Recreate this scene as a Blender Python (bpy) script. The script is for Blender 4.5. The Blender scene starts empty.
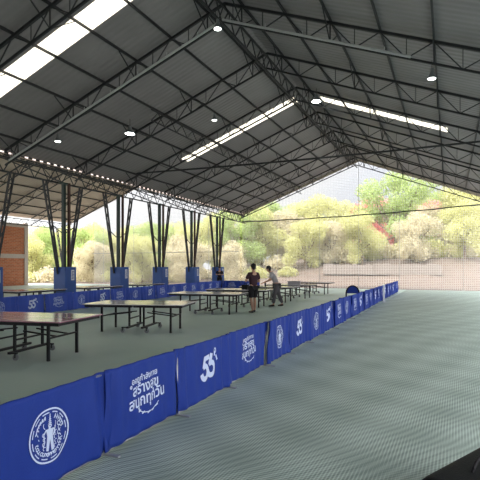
import bpy, bmesh, math, random
from mathutils import Vector, Matrix, Euler, noise
PI = math.pi
sc = bpy.context.scene
COL = sc.collection
sc.view_settings.view_transform = 'Standard'
sc.view_settings.look = 'None'
sc.view_settings.gamma = 1.0
sc.view_settings.use_curve_mapping = False
sc.view_settings.exposure = 1.6

# ------------------------------------------------------------------ materials
def nt_mat(name):
    m = bpy.data.materials.new(name); m.use_nodes = True
    nt = m.node_tree
    return m, nt, nt.nodes['Principled BSDF'], nt.nodes['Material Output']

def mat(name, col, rough=0.6, metal=0.0, var=0.0, vscale=8.0, bump=0.0, bscale=20.0, spec=None, emit=None, estr=0.0):
    m, nt, b, out = nt_mat(name)
    b.inputs['Base Color'].default_value = (*col, 1)
    b.inputs['Roughness'].default_value = rough
    b.inputs['Metallic'].default_value = metal
    if spec is not None: b.inputs['Specular IOR Level'].default_value = spec
    tc = nt.nodes.new('ShaderNodeTexCoord')
    if var > 0:
        n = nt.nodes.new('ShaderNodeTexNoise'); n.inputs['Scale'].default_value = vscale; n.inputs['Detail'].default_value = 4
        nt.links.new(tc.outputs['Object'], n.inputs['Vector'])
        mx = nt.nodes.new('ShaderNodeMix'); mx.data_type = 'RGBA'
        mx.inputs['A'].default_value = (*[c*(1-var) for c in col], 1)
        mx.inputs['B'].default_value = (*[min(1, c*(1+var)) for c in col], 1)
        nt.links.new(n.outputs['Fac'], mx.inputs['Factor']); nt.links.new(mx.outputs['Result'], b.inputs['Base Color'])
    if bump > 0:
        n2 = nt.nodes.new('ShaderNodeTexNoise'); n2.inputs['Scale'].default_value = bscale; n2.inputs['Detail'].default_value = 5
        nt.links.new(tc.outputs['Object'], n2.inputs['Vector'])
        bp = nt.nodes.new('ShaderNodeBump'); bp.inputs['Strength'].default_value = bump; bp.inputs['Distance'].default_value = 0.02
        nt.links.new(n2.outputs['Fac'], bp.inputs['Height']); nt.links.new(bp.outputs['Normal'], b.inputs['Normal'])
    if emit:
        b.inputs['Emission Color'].default_value = (*emit, 1); b.inputs['Emission Strength'].default_value = estr
    return m

def roof_mat(name, col):
    # ribbed steel sheet: ribs run down the slope (object X), so the wave varies along Y
    m, nt, b, out = nt_mat(name)
    b.inputs['Roughness'].default_value = 0.55
    b.inputs['Metallic'].default_value = 0.0
    b.inputs['Specular IOR Level'].default_value = 0.35
    tc = nt.nodes.new('ShaderNodeTexCoord')
    w = nt.nodes.new('ShaderNodeTexWave'); w.wave_type = 'BANDS'; w.bands_direction = 'Y'
    w.inputs['Scale'].default_value = 1.25; w.inputs['Distortion'].default_value = 0.0
    nt.links.new(tc.outputs['Object'], w.inputs['Vector'])
    bp = nt.nodes.new('ShaderNodeBump'); bp.inputs['Strength'].default_value = 0.6; bp.inputs['Distance'].default_value = 0.03
    nt.links.new(w.outputs['Fac'], bp.inputs['Height']); nt.links.new(bp.outputs['Normal'], b.inputs['Normal'])
    n = nt.nodes.new('ShaderNodeTexNoise'); n.inputs['Scale'].default_value = 0.8; n.inputs['Detail'].default_value = 5
    nt.links.new(tc.outputs['Object'], n.inputs['Vector'])
    mx = nt.nodes.new('ShaderNodeMix'); mx.data_type = 'RGBA'
    mx.inputs['A'].default_value = (*[c*0.8 for c in col], 1); mx.inputs['B'].default_value = (*[c*1.2 for c in col], 1)
    nt.links.new(n.outputs['Fac'], mx.inputs['Factor']); nt.links.new(mx.outputs['Result'], b.inputs['Base Color'])
    return m

def weave_mat(name, ca, cb, s1, rough, bumpd=0.004):
    # two crossed fine ribs of a woven synthetic mat
    m, nt, b, out = nt_mat(name)
    b.inputs['Roughness'].default_value = rough
    b.inputs['Specular IOR Level'].default_value = 0.4
    tc = nt.nodes.new('ShaderNodeTexCoord')
    outs = []
    for ax, sc_, rot, dist, ds in (('X', s1, 0.0, 0.0, 1), ('X', s1*0.985, 0.03, 9.0, 0.012), ('Y', s1*0.8, 0.0, 0.0, 1), ('Y', s1*0.79, 0.035, 8.0, 0.014), ('X', s1*0.3, 0.5, 2.5, 0.5)):
        mp = nt.nodes.new('ShaderNodeMapping'); mp.inputs['Rotation'].default_value = (0, 0, rot)
        nt.links.new(tc.outputs['Object'], mp.inputs['Vector'])
        w = nt.nodes.new('ShaderNodeTexWave'); w.wave_type = 'BANDS'; w.bands_direction = ax
        w.inputs['Scale'].default_value = sc_; w.inputs['Distortion'].default_value = dist; w.inputs['Detail'].default_value = 0.0
        w.inputs['Detail Scale'].default_value = ds
        nt.links.new(mp.outputs['Vector'], w.inputs['Vector']); outs.append(w.outputs['Fac'])
    def mth(op, a, b):
        q = nt.nodes.new('ShaderNodeMath'); q.operation = op
        for k, z in enumerate((a, b)):
            if isinstance(z, float): q.inputs[k].default_value = z
            else: nt.links.new(z, q.inputs[k])
        return q.outputs[0]
    pa = mth('MULTIPLY', outs[0], outs[1]); pb = mth('MULTIPLY', outs[2], outs[3])
    m2 = mth('ADD', mth('ADD', pa, pb), mth('MULTIPLY', outs[4], 0.45))
    m3 = nt.nodes.new('ShaderNodeMath'); m3.operation = 'MULTIPLY'; m3.inputs[1].default_value = 0.55
    nt.links.new(m2, m3.inputs[0])
    mx = nt.nodes.new('ShaderNodeMix'); mx.data_type = 'RGBA'
    mx.inputs['A'].default_value = (*ca, 1); mx.inputs['B'].default_value = (*cb, 1)
    nt.links.new(m3.outputs[0], mx.inputs['Factor'])
    # slow wear variation
    n = nt.nodes.new('ShaderNodeTexNoise'); n.inputs['Scale'].default_value = 0.35; n.inputs['Detail'].default_value = 4
    nt.links.new(tc.outputs['Object'], n.inputs['Vector'])
    mr = nt.nodes.new('ShaderNodeMapRange'); mr.inputs['To Min'].default_value = 0.85; mr.inputs['To Max'].default_value = 1.15
    nt.links.new(n.outputs['Fac'], mr.inputs['Value'])
    vm = nt.nodes.new('ShaderNodeVectorMath'); vm.operation = 'SCALE'
    nt.links.new(mx.outputs['Result'], vm.inputs[0]); nt.links.new(mr.outputs['Result'], vm.inputs['Scale'])
    nt.links.new(vm.outputs['Vector'], b.inputs['Base Color'])
    bp = nt.nodes.new('ShaderNodeBump'); bp.inputs['Strength'].default_value = 0.5; bp.inputs['Distance'].default_value = bumpd
    nt.links.new(m3.outputs[0], bp.inputs['Height']); nt.links.new(bp.outputs['Normal'], b.inputs['Normal'])
    return m

def brick_mat():
    m, nt, b, out = nt_mat('orange_brick')
    b.inputs['Roughness'].default_value = 0.9
    tc = nt.nodes.new('ShaderNodeTexCoord'); sx = nt.nodes.new('ShaderNodeSeparateXYZ'); cx = nt.nodes.new('ShaderNodeCombineXYZ')
    nt.links.new(tc.outputs['Object'], sx.inputs[0]); nt.links.new(sx.outputs['Y'], cx.inputs['X']); nt.links.new(sx.outputs['Z'], cx.inputs['Y'])
    br = nt.nodes.new('ShaderNodeTexBrick')
    br.inputs['Color1'].default_value = (0.62, 0.20, 0.09, 1); br.inputs['Color2'].default_value = (0.48, 0.14, 0.06, 1)
    br.inputs['Mortar'].default_value = (0.55, 0.38, 0.28, 1); br.inputs['Scale'].default_value = 1.0
    br.inputs['Brick Width'].default_value = 0.4; br.inputs['Row Height'].default_value = 0.14; br.inputs['Mortar Size'].default_value = 0.012
    nt.links.new(cx.outputs[0], br.inputs['Vector']); nt.links.new(br.outputs['Color'], b.inputs['Base Color'])
    return m

def translucent_mat(name, col, f=0.7):
    m, nt, b, out = nt_mat(name)
    nt.nodes.remove(b)
    d = nt.nodes.new('ShaderNodeBsdfDiffuse'); t = nt.nodes.new('ShaderNodeBsdfTranslucent'); mx = nt.nodes.new('ShaderNodeMixShader')
    d.inputs['Color'].default_value = (*col, 1); t.inputs['Color'].default_value = (*col, 1); mx.inputs[0].default_value = f
    nt.links.new(d.outputs[0], mx.inputs[1]); nt.links.new(t.outputs[0], mx.inputs[2]); nt.links.new(mx.outputs[0], out.inputs['Surface'])
    tc = nt.nodes.new('ShaderNodeTexCoord'); n = nt.nodes.new('ShaderNodeTexNoise'); n.inputs['Scale'].default_value = 3
    r = nt.nodes.new('ShaderNodeMix'); r.data_type = 'RGBA'
    r.inputs['A'].default_value = (*[c*0.85 for c in col], 1); r.inputs['B'].default_value = (*[min(1, c*1.12) for c in col], 1)
    nt.links.new(tc.outputs['Object'], n.inputs['Vector']); nt.links.new(n.outputs['Fac'], r.inputs['Factor'])
    nt.links.new(r.outputs['Result'], d.inputs['Color']); nt.links.new(r.outputs['Result'], t.inputs['Color'])
    return m

M = {}
M['roof'] = roof_mat('ribbed_roof_sheet', (0.255, 0.236, 0.24))
M['roof_side'] = roof_mat('ribbed_roof_sheet_brown', (0.42, 0.33, 0.27))
M['light_block_wall'] = mat('light_block_wall', (0.16, 0.17, 0.20), 0.85, var=0.2, vscale=1)  # for the unseen walls added to block light
M['fascia'] = mat('pale_fascia', (0.55, 0.47, 0.38), 0.7, var=0.15)
M['steel'] = mat('dark_painted_steel', (0.022, 0.022, 0.025), 0.55, var=0.3, vscale=3)
M['steel_green'] = mat('dark_green_steel', (0.015, 0.035, 0.028), 0.5, var=0.3, vscale=3)
M['rust'] = mat('rust_brown_steel', (0.075, 0.035, 0.028), 0.7, var=0.4, vscale=4)
M['conduit'] = mat('grey_conduit', (0.48, 0.48, 0.48), 0.45, var=0.2)
M['skylight'] = translucent_mat('translucent_sheet', (0.86, 0.83, 0.74), 0.85)
M['floor_aisle'] = weave_mat('woven_aisle_mat', (0.20, 0.265, 0.23), (0.66, 0.78, 0.70), 11, 0.55)
M['floor_play'] = weave_mat('woven_play_mat', (0.52, 0.66, 0.585), (0.60, 0.74, 0.665), 11.0, 0.42)
M['ground'] = mat('pale_bounce_ground', (0.68, 0.66, 0.60), 0.95, var=0.3, vscale=0.6, bump=0.4, bscale=3)  # paled so the unseen ground bounces light up under the roofs
M['bank'] = mat('dry_bank_earth', (0.145, 0.108, 0.085), 0.95, var=0.35, vscale=0.9, bump=0.6, bscale=4)
M['stone'] = mat('pale_stone', (0.26, 0.22, 0.19), 0.9, var=0.2, bump=0.4)
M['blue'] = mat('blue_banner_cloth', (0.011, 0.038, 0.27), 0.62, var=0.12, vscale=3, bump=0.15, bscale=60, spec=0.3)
M['blue_far_lit'] = mat('blue_banner_cloth_far_lit', (0.05, 0.10, 0.50), 0.6, var=0.15, vscale=4, spec=0.3)  # same cloth as the front row, washed-out far light put into the colour
M['pad_blue'] = mat('navy_column_padding', (0.022, 0.09, 0.34), 0.5, var=0.15, vscale=5)
M['white_print'] = mat('pale_print', (0.62, 0.70, 0.92), 0.6)
M['label_print'] = mat('white_label', (0.75, 0.78, 0.82), 0.6)
M['grey_metal'] = mat('galvanised_metal', (0.42, 0.43, 0.44), 0.4, 0.5)
M['table_black'] = mat('table_black_steel', (0.012, 0.012, 0.014), 0.45)
M['top_mauve'] = mat('mauve_table_top', (0.56, 0.27, 0.34), 0.14, var=0.15, vscale=2)
M['top_glare'] = mat('glare_pale_table_top', (0.74, 0.68, 0.73), 0.1, var=0.1, vscale=2)  # pale glare off the glossy tops is put into this base colour
M['wheel'] = mat('caster_wheel_grey', (0.30, 0.31, 0.32), 0.5)
M['skin'] = mat('skin', (0.50, 0.28, 0.19), 0.55)
M['hair'] = mat('black_hair', (0.012, 0.010, 0.010), 0.6, bump=0.5, bscale=80)
M['maroon'] = mat('dark_maroon_cotton', (0.045, 0.014, 0.022), 0.85, var=0.2)
M['black_cloth'] = mat('black_cotton', (0.014, 0.012, 0.015), 0.85, var=0.2)
M['grey_cloth'] = mat('light_grey_cotton', (0.34, 0.33, 0.34), 0.85, var=0.15)
M['dgrey_cloth'] = mat('dark_grey_cotton', (0.09, 0.085, 0.09), 0.85, var=0.15)
M['shoe'] = mat('black_shoe', (0.015, 0.015, 0.017), 0.5)
M['eye'] = mat('dark_eye', (0.02, 0.015, 0.012), 0.3)
M['lip'] = mat('lip', (0.35, 0.14, 0.11), 0.5)
M['black_plastic'] = mat('black_bag_nylon', (0.006, 0.008, 0.010), 0.6, spec=0.2, bump=0.2, bscale=90)
M['white_paint'] = mat('white_paint', (0.75, 0.76, 0.78), 0.5)
M['brick'] = brick_mat()
M['render_band'] = mat('pale_render_band', (0.60, 0.50, 0.44), 0.9, var=0.15)
M['bark'] = mat('bark', (0.20, 0.15, 0.11), 0.95, var=0.3, bump=0.5, bscale=10)
M['leaf_yellow'] = translucent_mat('leaf_yellow_green', (0.62, 0.61, 0.30), 0.4)
M['leaf_green'] = translucent_mat('leaf_green', (0.45, 0.54, 0.22), 0.4)
M['leaf_pale'] = translucent_mat('leaf_pale_haze', (0.66, 0.60, 0.42), 0.4)  # leaf colours are paled to carry the outdoor haze
M['leaf_pink'] = translucent_mat('pink_blossom', (0.85, 0.40, 0.38), 0.4)
M['net'] = mat('pale_net_cord', (0.88, 0.86, 0.84), 0.8)
M['cable'] = mat('black_cable', (0.02, 0.02, 0.02), 0.6)
M['lamp'] = mat('lamp_lens', (0.9, 0.95, 1.0), 0.3, emit=(0.9, 1.0, 0.97), estr=14)
M['lamp_dim'] = mat('lamp_lens_dim', (0.9, 0.95, 1.0), 0.3, emit=(0.9, 0.97, 0.9), estr=3.5)
M['lamp_body'] = mat('lamp_housing', (0.25, 0.26, 0.27), 0.4, 0.4)

# ------------------------------------------------------------------ mesh helpers
class MB:
    def __init__(self): self.v = []; self.f = []
    def box(self, x0, x1, y0, y1, z0, z1):
        n = len(self.v)
        self.v += [(x0,y0,z0),(x1,y0,z0),(x1,y1,z0),(x0,y1,z0),(x0,y0,z1),(x1,y0,z1),(x1,y1,z1),(x0,y1,z1)]
        self.f += [tuple(n+i for i in q) for q in ((0,3,2,1),(4,5,6,7),(0,1,5,4),(1,2,6,5),(2,3,7,6),(3,0,4,7))]
        return self
    def hexa(self, pts):
        n = len(self.v); self.v += [tuple(p) for p in pts]
        self.f += [tuple(n+i for i in q) for q in ((0,3,2,1),(4,5,6,7),(0,1,5,4),(1,2,6,5),(2,3,7,6),(3,0,4,7))]
        return self
    def beam(self, a, b, w=0.05, h=None, up=(0,0,1)):
        a = Vector(a); b = Vector(b); h = h or w
        d = (b-a)
        if d.length < 1e-6: return self
        d.normalize(); u = Vector(up)
        if abs(d.dot(u)) > 0.97: u = Vector((1,0,0))
        s = d.cross(u).normalized(); t = s.cross(d).normalized()
        s *= w/2; t *= h/2
        self.hexa([a-s-t, a+s-t, b+s-t, b-s-t, a-s+t, a+s+t, b+s+t, b-s+t]); return self
    def tube(self, a, b, r=0.02, n=8, r2=None, cap=True):
        a = Vector(a); b = Vector(b); r2 = r if r2 is None else r2
        d = (b-a).normalized(); u = Vector((0,0,1))
        if abs(d.dot(u)) > 0.97: u = Vector((1,0,0))
        s = d.cross(u).normalized(); t = s.cross(d)
        k = len(self.v)
        for c, rr in ((a, r), (b, r2)):
            for i in range(n):
                an = 2*PI*i/n; self.v.append(tuple(c + s*math.cos(an)*rr + t*math.sin(an)*rr))
        for i in range(n):
            j = (i+1) % n; self.f.append((k+i, k+j, k+n+j, k+n+i))
        if cap:
            self.f.append(tuple(k+i for i in reversed(range(n)))); self.f.append(tuple(k+n+i for i in range(n)))
        return self
    def lathe(self, c, prof, n=16, axis='Z'):
        k = len(self.v); c = Vector(c)
        for (r, z) in prof:
            for i in range(n):
                an = 2*PI*i/n; p = (r*math.cos(an), r*math.sin(an), z)
                if axis == 'X': p = (z, p[0], p[1])
                if axis == 'Y': p = (p[0], z, p[1])
                self.v.append(tuple(c+Vector(p)))
        for q in range(len(prof)-1):
            for i in range(n):
                j = (i+1) % n; a = k+q*n
                self.f.append((a+i, a+j, a+n+j, a+n+i))
        self.f.append(tuple(k+i for i in reversed(range(n))))
        a = k+(len(prof)-1)*n; self.f.append(tuple(a+i for i in range(n)))
        return self
    def ball(self, c, rx, ry, rz, n=12, m=8):
        pr = [(max(1e-4, math.sin(PI*i/m)), -math.cos(PI*i/m)) for i in range(m+1)]
        k = len(self.v); self.lathe((0,0,0), pr, n)
        for i in range(k, len(self.v)):
            x, y, z = self.v[i]; self.v[i] = (c[0]+x*rx, c[1]+y*ry, c[2]+z*rz)
        return self
    def mesh(self, name, m, smooth=False):
        me = bpy.data.meshes.new(name); me.from_pydata(self.v, [], self.f); me.update()
        bm = bmesh.new(); bm.from_mesh(me); bmesh.ops.recalc_face_normals(bm, faces=bm.faces); bm.to_mesh(me); bm.free()
        if m: me.materials.append(m)
        if smooth:
            for p in me.polygons: p.use_smooth = True
        return me
    def build(self, name, m, parent=None, smooth=False, bevel=0):
        o = bpy.data.objects.new(name, self.mesh(name, m, smooth)); COL.objects.link(o)
        if parent: o.parent = parent
        if bevel:
            b = o.modifiers.new('bevel', 'BEVEL'); b.width = bevel; b.segments = 2; b.limit_method = 'ANGLE'
        return o

def tag(o, label, cat=None, group=None, kind=None):
    if label: o['label'] = label
    if cat: o['category'] = cat
    if group: o['group'] = group
    if kind: o['kind'] = kind
    return o
def empty(name, loc=(0,0,0), rz=0.0):
    o = bpy.data.objects.new(name, None); COL.objects.link(o); o.location = loc; o.rotation_euler = (0,0,rz); o.empty_display_size = 0.2
    return o
def struct(name, mb, m, parent=None, smooth=False):
    o = mb.build(name, m, parent, smooth)
    if parent is None: o['kind'] = 'structure'
    return o
def copy_tree(o, parent=None):
    kids = list(o.children)
    c = o.copy(); COL.objects.link(c)
    if parent: c.parent = parent
    for k in kids: copy_tree(k, c)
    return c
ORD = ['', 'first', 'second', 'third', 'fourth', 'fifth', 'sixth', 'seventh', 'eighth', 'ninth', 'tenth', 'eleventh', 'twelfth', 'thirteenth',
       'fourteenth', 'fifteenth', 'sixteenth', 'seventeenth', 'eighteenth', 'nineteenth', 'twentieth', 'twenty-first', 'twenty-second', 'twenty-third', 'twenty-fourth', 'twenty-fifth', 'twenty-sixth']

# ------------------------------------------------------------------ hall dimensions (metres); x across, y along the hall, camera at origin
XR, ZR, SL = -6.76, 10.49, 0.385      # ridge, its height, slope
XE, XW = -17.0, 3.5                   # left / right eaves
Y0, Y1 = -10.0, 39.5
YT0, BAY = 14.17, 4.0                 # one truss and the bay
def rz_(x): return ZR - SL*abs(x-XR)
# neighbouring hall
NX0, NZ0, NXR, NX1 = -16.86, 6.40, -27.0, -37.1
NZR = NZ0 + SL*(NX0-NXR)
def nz_(x): return NZR - SL*abs(x-NXR)

# floor
f = MB(); f.box(-3.02, 9.0, Y0, 38.6, -0.12, 0.0); o = struct('floor', f, M['floor_aisle'])
f = MB(); f.box(-37.2, -3.02, Y0, 38.6, -0.12, 0.0); o = struct('floor', f, M['floor_play'])

# ------------------------------------------------------------------ roofs
def slope_piece(mb, fz, x0, x1, y0, y1, th=0.04, lift=0.0):
    a, b = fz(x0)+lift, fz(x1)+lift
    mb.hexa([(x0,y0,a),(x1,y0,b),(x1,y1,b),(x0,y1,a),(x0,y0,a+th),(x1,y0,b+th),(x1,y1,b+th),(x0,y1,a+th)])

sky_left = [(-15.4, -7.2, 11.08, 11.92), (-13.8, -7.25, 23.3, 24.1)]
sky_right = [(-5.9, -0.1, 23.3, 24.1)]
def slope_with_holes(fz, x0, x1, holes):
    mb = MB(); y = Y0
    for (hx0, hx1, hy0, hy1) in holes:
        slope_piece(mb, fz, x0, x1, y, hy0)
        if hx0 > x0: slope_piece(mb, fz, x0, hx0, hy0, hy1)
        if hx1 < x1: slope_piece(mb, fz, hx1, x1, hy0, hy1)
        y = hy1
    slope_piece(mb, fz, x0, x1, y, Y1)
    return mb
def ceiling(name, fz, x0, x1, holes, m, purl):
    e = empty(name, (0,0,0)); e['kind'] = 'structure'
    slope_with_holes(fz, x0, x1, holes).build('roof_sheet', m, e)
    for (hx0, hx1, hy0, hy1) in holes:
        s = MB(); slope_piece(s, fz, hx0, hx1, hy0, hy1, 0.01, 0.015)
        so = s.build('skylight_sheet', M['skylight'], e); so['label'] = 'white translucent skylight sheet'
    for px in purl:
        p = MB(); z = fz(px)
        p.beam((px, Y0, z-0.055), (px, Y1-0.1, z-0.055), 0.05, 0.085); p.build('purlin', M['steel'], e)
    return e
purL = [XR-0.62-1.435*k for k in range(8)]
purR = [XR+0.62+1.435*k for k in range(8)]
ceiling('ceiling', rz_, XE, XR, sky_left, M['roof'], [p for p in purL if p > XE])
ceiling('ceiling', rz_, XR, XW, sky_right, M['roof'], [p for p in purR if p < XW])
ceiling('ceiling', nz_, NXR, NX0, [], M['roof_side'], [NXR+0.62+1.435*k for k in range(7)])
ceiling('ceiling', nz_, NX1, NXR, [], M['roof_side'], [NXR-0.62-1.435*k for k in range(7)])
t = MB()
for k in range(118):
    t.box(XE-0.02, XE+0.03, Y0+0.42*k, Y0+0.42*k+0.2, 6.38, 6.56)
struct('trim_5', t, M['steel'])
t = MB(); t.box(3.75, 3.95, Y0, 30.0, 4.1, 6.4); t.box(3.75, 3.95, Y0, -4.0, 0, 4.1); struct('wall_right_light_block', t, M['light_block_wall'])  # unseen wall, added to dim the left slope, open below to light the floor
t = MB(); t.box(-37.0, 3.75, Y0-0.2, Y0, 0, 6.4); t.v += [(-17.0,Y0-0.2,6.4),(3.5,Y0-0.2,6.4),(XR,Y0-0.2,ZR-0.02),(-17.0,Y0,6.4),(3.5,Y0,6.4),(XR,Y0,ZR-0.02)]; n=len(t.v)-6
t.f += [(n,n+2,n+1),(n+3,n+4,n+5),(n,n+1,n+4,n+3),(n+1,n+2,n+5,n+4),(n+2,n,n+3,n+5)]
struct('wall_back_light_block', t, M['light_block_wall'])  # unseen wall behind the camera, added to darken the near roof and floor
# ridge cap + rake trims at the far gable
t = MB(); t.beam((XR, Y0, ZR+0.06), (XR, Y1, ZR+0.06), 0.5, 0.04); struct('trim_1', t, M['roof'])
t = MB()
t.beam((XE, Y1-0.02, rz_(XE)-0.08), (XR, Y1-0.02, ZR-0.08), 0.05, 0.26); t.beam((XW, Y1-0.02, rz_(XW)-0.08), (XR, Y1-0.02, ZR-0.08), 0.05, 0.26)
struct('trim_2', t, M['fascia'])
t = MB()
t.beam((NX0, Y1-0.02, nz_(NX0)-0.08), (NXR, Y1-0.02, NZR-0.08), 0.05, 0.26); t.beam((NX1, Y1-0.02, nz_(NX1)-0.08), (NXR, Y1-0.02, NZR-0.08), 0.05, 0.26)
struct('trim_3', t, M['fascia'])

# ------------------------------------------------------------------ roof trusses (each is one thing)
def half_truss(root, fz, xe, xr, y, nodes, depth=0.6, fly=True, tie=False):
    def T(x): return (x, y, fz(x)-0.15)
    def B(x): return (x, y, fz(x)-0.15-depth)
    a = MB(); a.beam(T(xe), T(xr), 0.08, 0.08); a.build('top_chord', M['steel'], root)
    b = MB(); b.beam(B(xe), B(xr), 0.06, 0.06); b.build('bottom_chord', M['steel'], root)
    w = MB()
    ns = sorted([n for n in nodes] + [xe, xr])
    for i in range(len(ns)-1):
        mid = (ns[i]+ns[i+1])/2
        if abs(ns[i+1]-ns[i]) < 0.3: continue
        w.beam(T(ns[i]), B(mid), 0.028); w.beam(B(mid), T(ns[i+1]), 0.028)
        w.beam(T(mid), B(mid), 0.02)
    w.build('lattice_web', M['steel'], root)
    if fly:
        for i, n in enumerate(sorted(nodes)):
            if i % 2: continue
            g = MB(); p = B(n)
            for s in (-1, 1):
                g.beam(p, (n, y+s*0.95, fz(n)-0.11), 0.03)
            g.beam(p, T(n), 0.035)
            g.build('fly_brace', M['steel'], root)

tr_ys = [YT0+BAY*k for k in range(-2, 7)]
for i, y in enumerate(tr_ys):
    r = empty('roof_truss', (0, 0, 0))
    half_truss(r, rz_, XE+0.3, XR, y, [p for p in purL if p > XE+0.4])
    half_truss(r, rz_, XW-0.3, XR, y, [p for p in purR if p < XW-0.4])
    if i == 4:
        m_ = MB(); n = 14
        pts = [(XE+0.4+(XW-XE-0.8)*k/n, y, 6.95 - 0.10*math.sin(PI*k/n)) for k in range(n+1)]
        for k in range(n): m_.tube(pts[k], pts[k+1], 0.045, 6, cap=False)
        tr = m_.build('tie_rod', M['steel'], r)
    w_ = ['crossing overhead, nearest the camera', 'second from the camera', 'third from the camera, grey pipe along its foot', 'fourth from the camera',
          'fifth from the camera, with a horizontal tie rod', 'sixth from the camera, just past the far skylight', 'seventh from the camera', 'second last before the far gable', 'last before the far gable'][i]
    tag(r, 'dark lattice truss of the main roof, ' + w_, 'roof truss', 'main hall roof trusses')
for i, y in enumerate([YT0+BAY*k for k in range(0, 7)]):
    r = empty('roof_truss', (0, 0, 0))
    half_truss(r, nz_, NX0-0.3, NXR, y, [NXR+0.62+1.435*k for k in range(6)], fly=False)
    half_truss(r, nz_, NX1+0.3, NXR, y, [NXR-0.62-1.435*k for k in range(6)], fly=False)
    tag(r, 'dark truss under the brown side roof, ' + ORD[i+1] + ' from the camera', 'roof truss', 'side hall roof trusses')

# lattice girders running along the hall
def girder(name, x, z0, z1, ya, yb, pitch, label, ch=0.06, wb=0.03):
    r = empty(name, (0,0,0))
    a = MB(); a.beam((x,ya,z1), (x,yb,z1), ch); a.build('top_chord', M['steel'], r)
    a = MB(); a.beam((x,ya,z0), (x,yb,z0), ch); a.build('bottom_chord', M['steel'], r)
    w = MB(); y = ya; n = int((yb-ya)/pitch)
    for k in range(n):
        y = ya+k*pitch
        w.beam((x,y,z0), (x,y+pitch/2,z1), wb); w.beam((x,y+pitch/2,z1), (x,y+pitch,z0), wb)
    w.build('lattice_web', M['steel'], r)
    tag(r, label, 'girder'); return r
girder('lattice_girder', -16.62, 5.62, 6.22, 2, 39.3, 0.8, 'dark lattice girder along the left eave on top of the padded columns')
girder('lattice_girder', 3.2, 5.7, 6.3, 2, 39.3, 0.8, 'dark lattice girder along the right eave of the main hall')
girder('lattice_girder', XR, 9.62, 10.22, 2, 38.7, 1.0, 'dark lattice girder running under the main ridge', 0.06, 0.035)
girder('lattice_girder', -11.5, 7.9, 8.35, 17, 39.3, 1.0, 'dark lattice girder lengthwise under the middle of the left roof slope', 0.04, 0.026)
girder('lattice_girder', -36.6, 5.65, 6.2, 14, 39.3, 0.8, 'dark lattice girder along the far eave of the side hall')

# grey conduit along the lower chord of the third truss
c = MB(); y = YT0-0.09
c.tube((XE+0.6, y, rz_(XE+0.6)-0.72), (XR, y, ZR-0.72), 0.04, 8); c.tube((XR, y, ZR-0.72), (-1.0, y, rz_(-1.0)-0.72), 0.04, 8)
for k in range(13):
    x = XE+0.9+k*1.2
    c.tube((x, y, rz_(x)-0.72), (x, y, rz_(x)-0.58), 0.012, 6)
tag(c.build('conduit_pipe', M['conduit']), 'long light grey pipe slung along the lower chord of a roof truss', 'pipe')

# ------------------------------------------------------------------ columns with splayed laced legs, and blue paddings
def column(x, y, side, label, z0=0.0, full=True):
    r = empty('steel_column', (x, y, 0))
    p = MB(); p.box(-0.07, 0.07, -0.07, 0.07, z0, 5.62); p.box(-0.16, 0.16, -0.16, 0.16, 5.56, 5.62); p.build('post', M['steel_green'], r)
    p = MB(); p.box(-0.05, 0.05, -0.05, 0.05, 0, 5.62); q = p.build('post', M['rust'], r); q.location = (0.16, 0.17, 0); q['label'] = 'rust brown second post'
    for s in (-1, 1):
        l = MB(); a0 = Vector((0, s*0.26, 1.4)); a1 = Vector((0, s*1.05, 5.6)); w = Vector((0, s*0.20, 0))
        l.beam(a0, a1, 0.065); l.beam(a0+w*0.5, a1+w, 0.065)
        leg = l.build('splayed_leg', M['steel'], r)
        k_ = MB(); n = 9
        for k in range(n):
            u0, u1 = k/n, (k+1)/n
            A0 = a0.lerp(a1, u0); A1 = a0.lerp(a1, u1); B0 = (a0+w*0.5).lerp(a1+w, u0); B1 = (a0+w*0.5).lerp(a1+w, u1)
            if k % 2: k_.beam(A0, B1, 0.03)
            else: k_.beam(B0, A1, 0.03)
        k_.build('lacing', M['steel'], leg)
        l = MB(); l.beam((0, s*0.1, 3.3), (0, s*0.64, 3.6), 0.035); l.build('cross_strut', M['steel'], r)
    tag(r, label, 'column', 'columns with splayed legs')
    return r
COLX = -16.4
col_ys = [13.1+4*k for k in range(6)]
for i, y in enumerate(col_ys):
    column(COLX, y, -1, 'dark steel column with splayed laced legs, ' + ['at the left edge of the photo', 'first full one from the left', 'second full one from the left',
            'third full one from the left', 'fourth full one from the left', 'rightmost, farthest down the row'][i])
for i, y in enumerate([21.1, 29.1, 37.1]):
    column(3.2, y, 1, 'dark steel column with splayed legs under the right eave, ' + ['nearest', 'middle', 'farthest'][i] + ' one')
column(-36.6, 38.4, 1, 'dark steel column at the far outer corner of the side hall')
column(-36.6, 15.5, 1, 'dark steel column at the outer eave of the side hall, left of the brick wall')
pad = None
for i, y in enumerate(col_ys):
    if pad is None:
        r = empty('column_padding', (COLX+0.08, y, 0)); b = MB(); s = 0.35; t_ = 0.05
        b.box(-s, s, -s, -s+t_, 0, 1.73); b.box(-s, s, s-t_, s, 0, 1.73); b.box(-s, -s+t_, -s+t_, s-t_, 0, 1.73); b.box(s-t_, s, -s+t_, s-t_, 0, 1.73)
        b.box(-s+t_, s-t_, -s+t_, -0.24, 1.55, 1.62); b.build('foam_panel', M['pad_blue'], r, bevel=0.012)
        l = MB(); l.box(s, s+0.004, 0.02, 0.22, 1.12, 1.6); lb = l.build('printed_label', M['label_print'], r); lb['label'] = 'white vertical label'
        k_ = MB()
        for q in range(6): k_.box(s+0.004, s+0.006, 0.05+0.02*(q % 2), 0.19-0.02*((q+1) % 2), 1.18+q*0.065, 1.21+q*0.065)
        k_.build('label_lettering', M['blue'], lb)
        pad = r
    else:
        r = copy_tree(pad); r.location = (COLX+0.08, y, 0)
    tag(r, 'square blue padding around a column, ' + ['cut off by the left edge of the photo', 'the largest fully in view', 'second largest fully in view',
        'middle one of the row', 'second from the far end', 'smallest, at the far end of the row'][i], 'column padding', 'blue column paddings')

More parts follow.
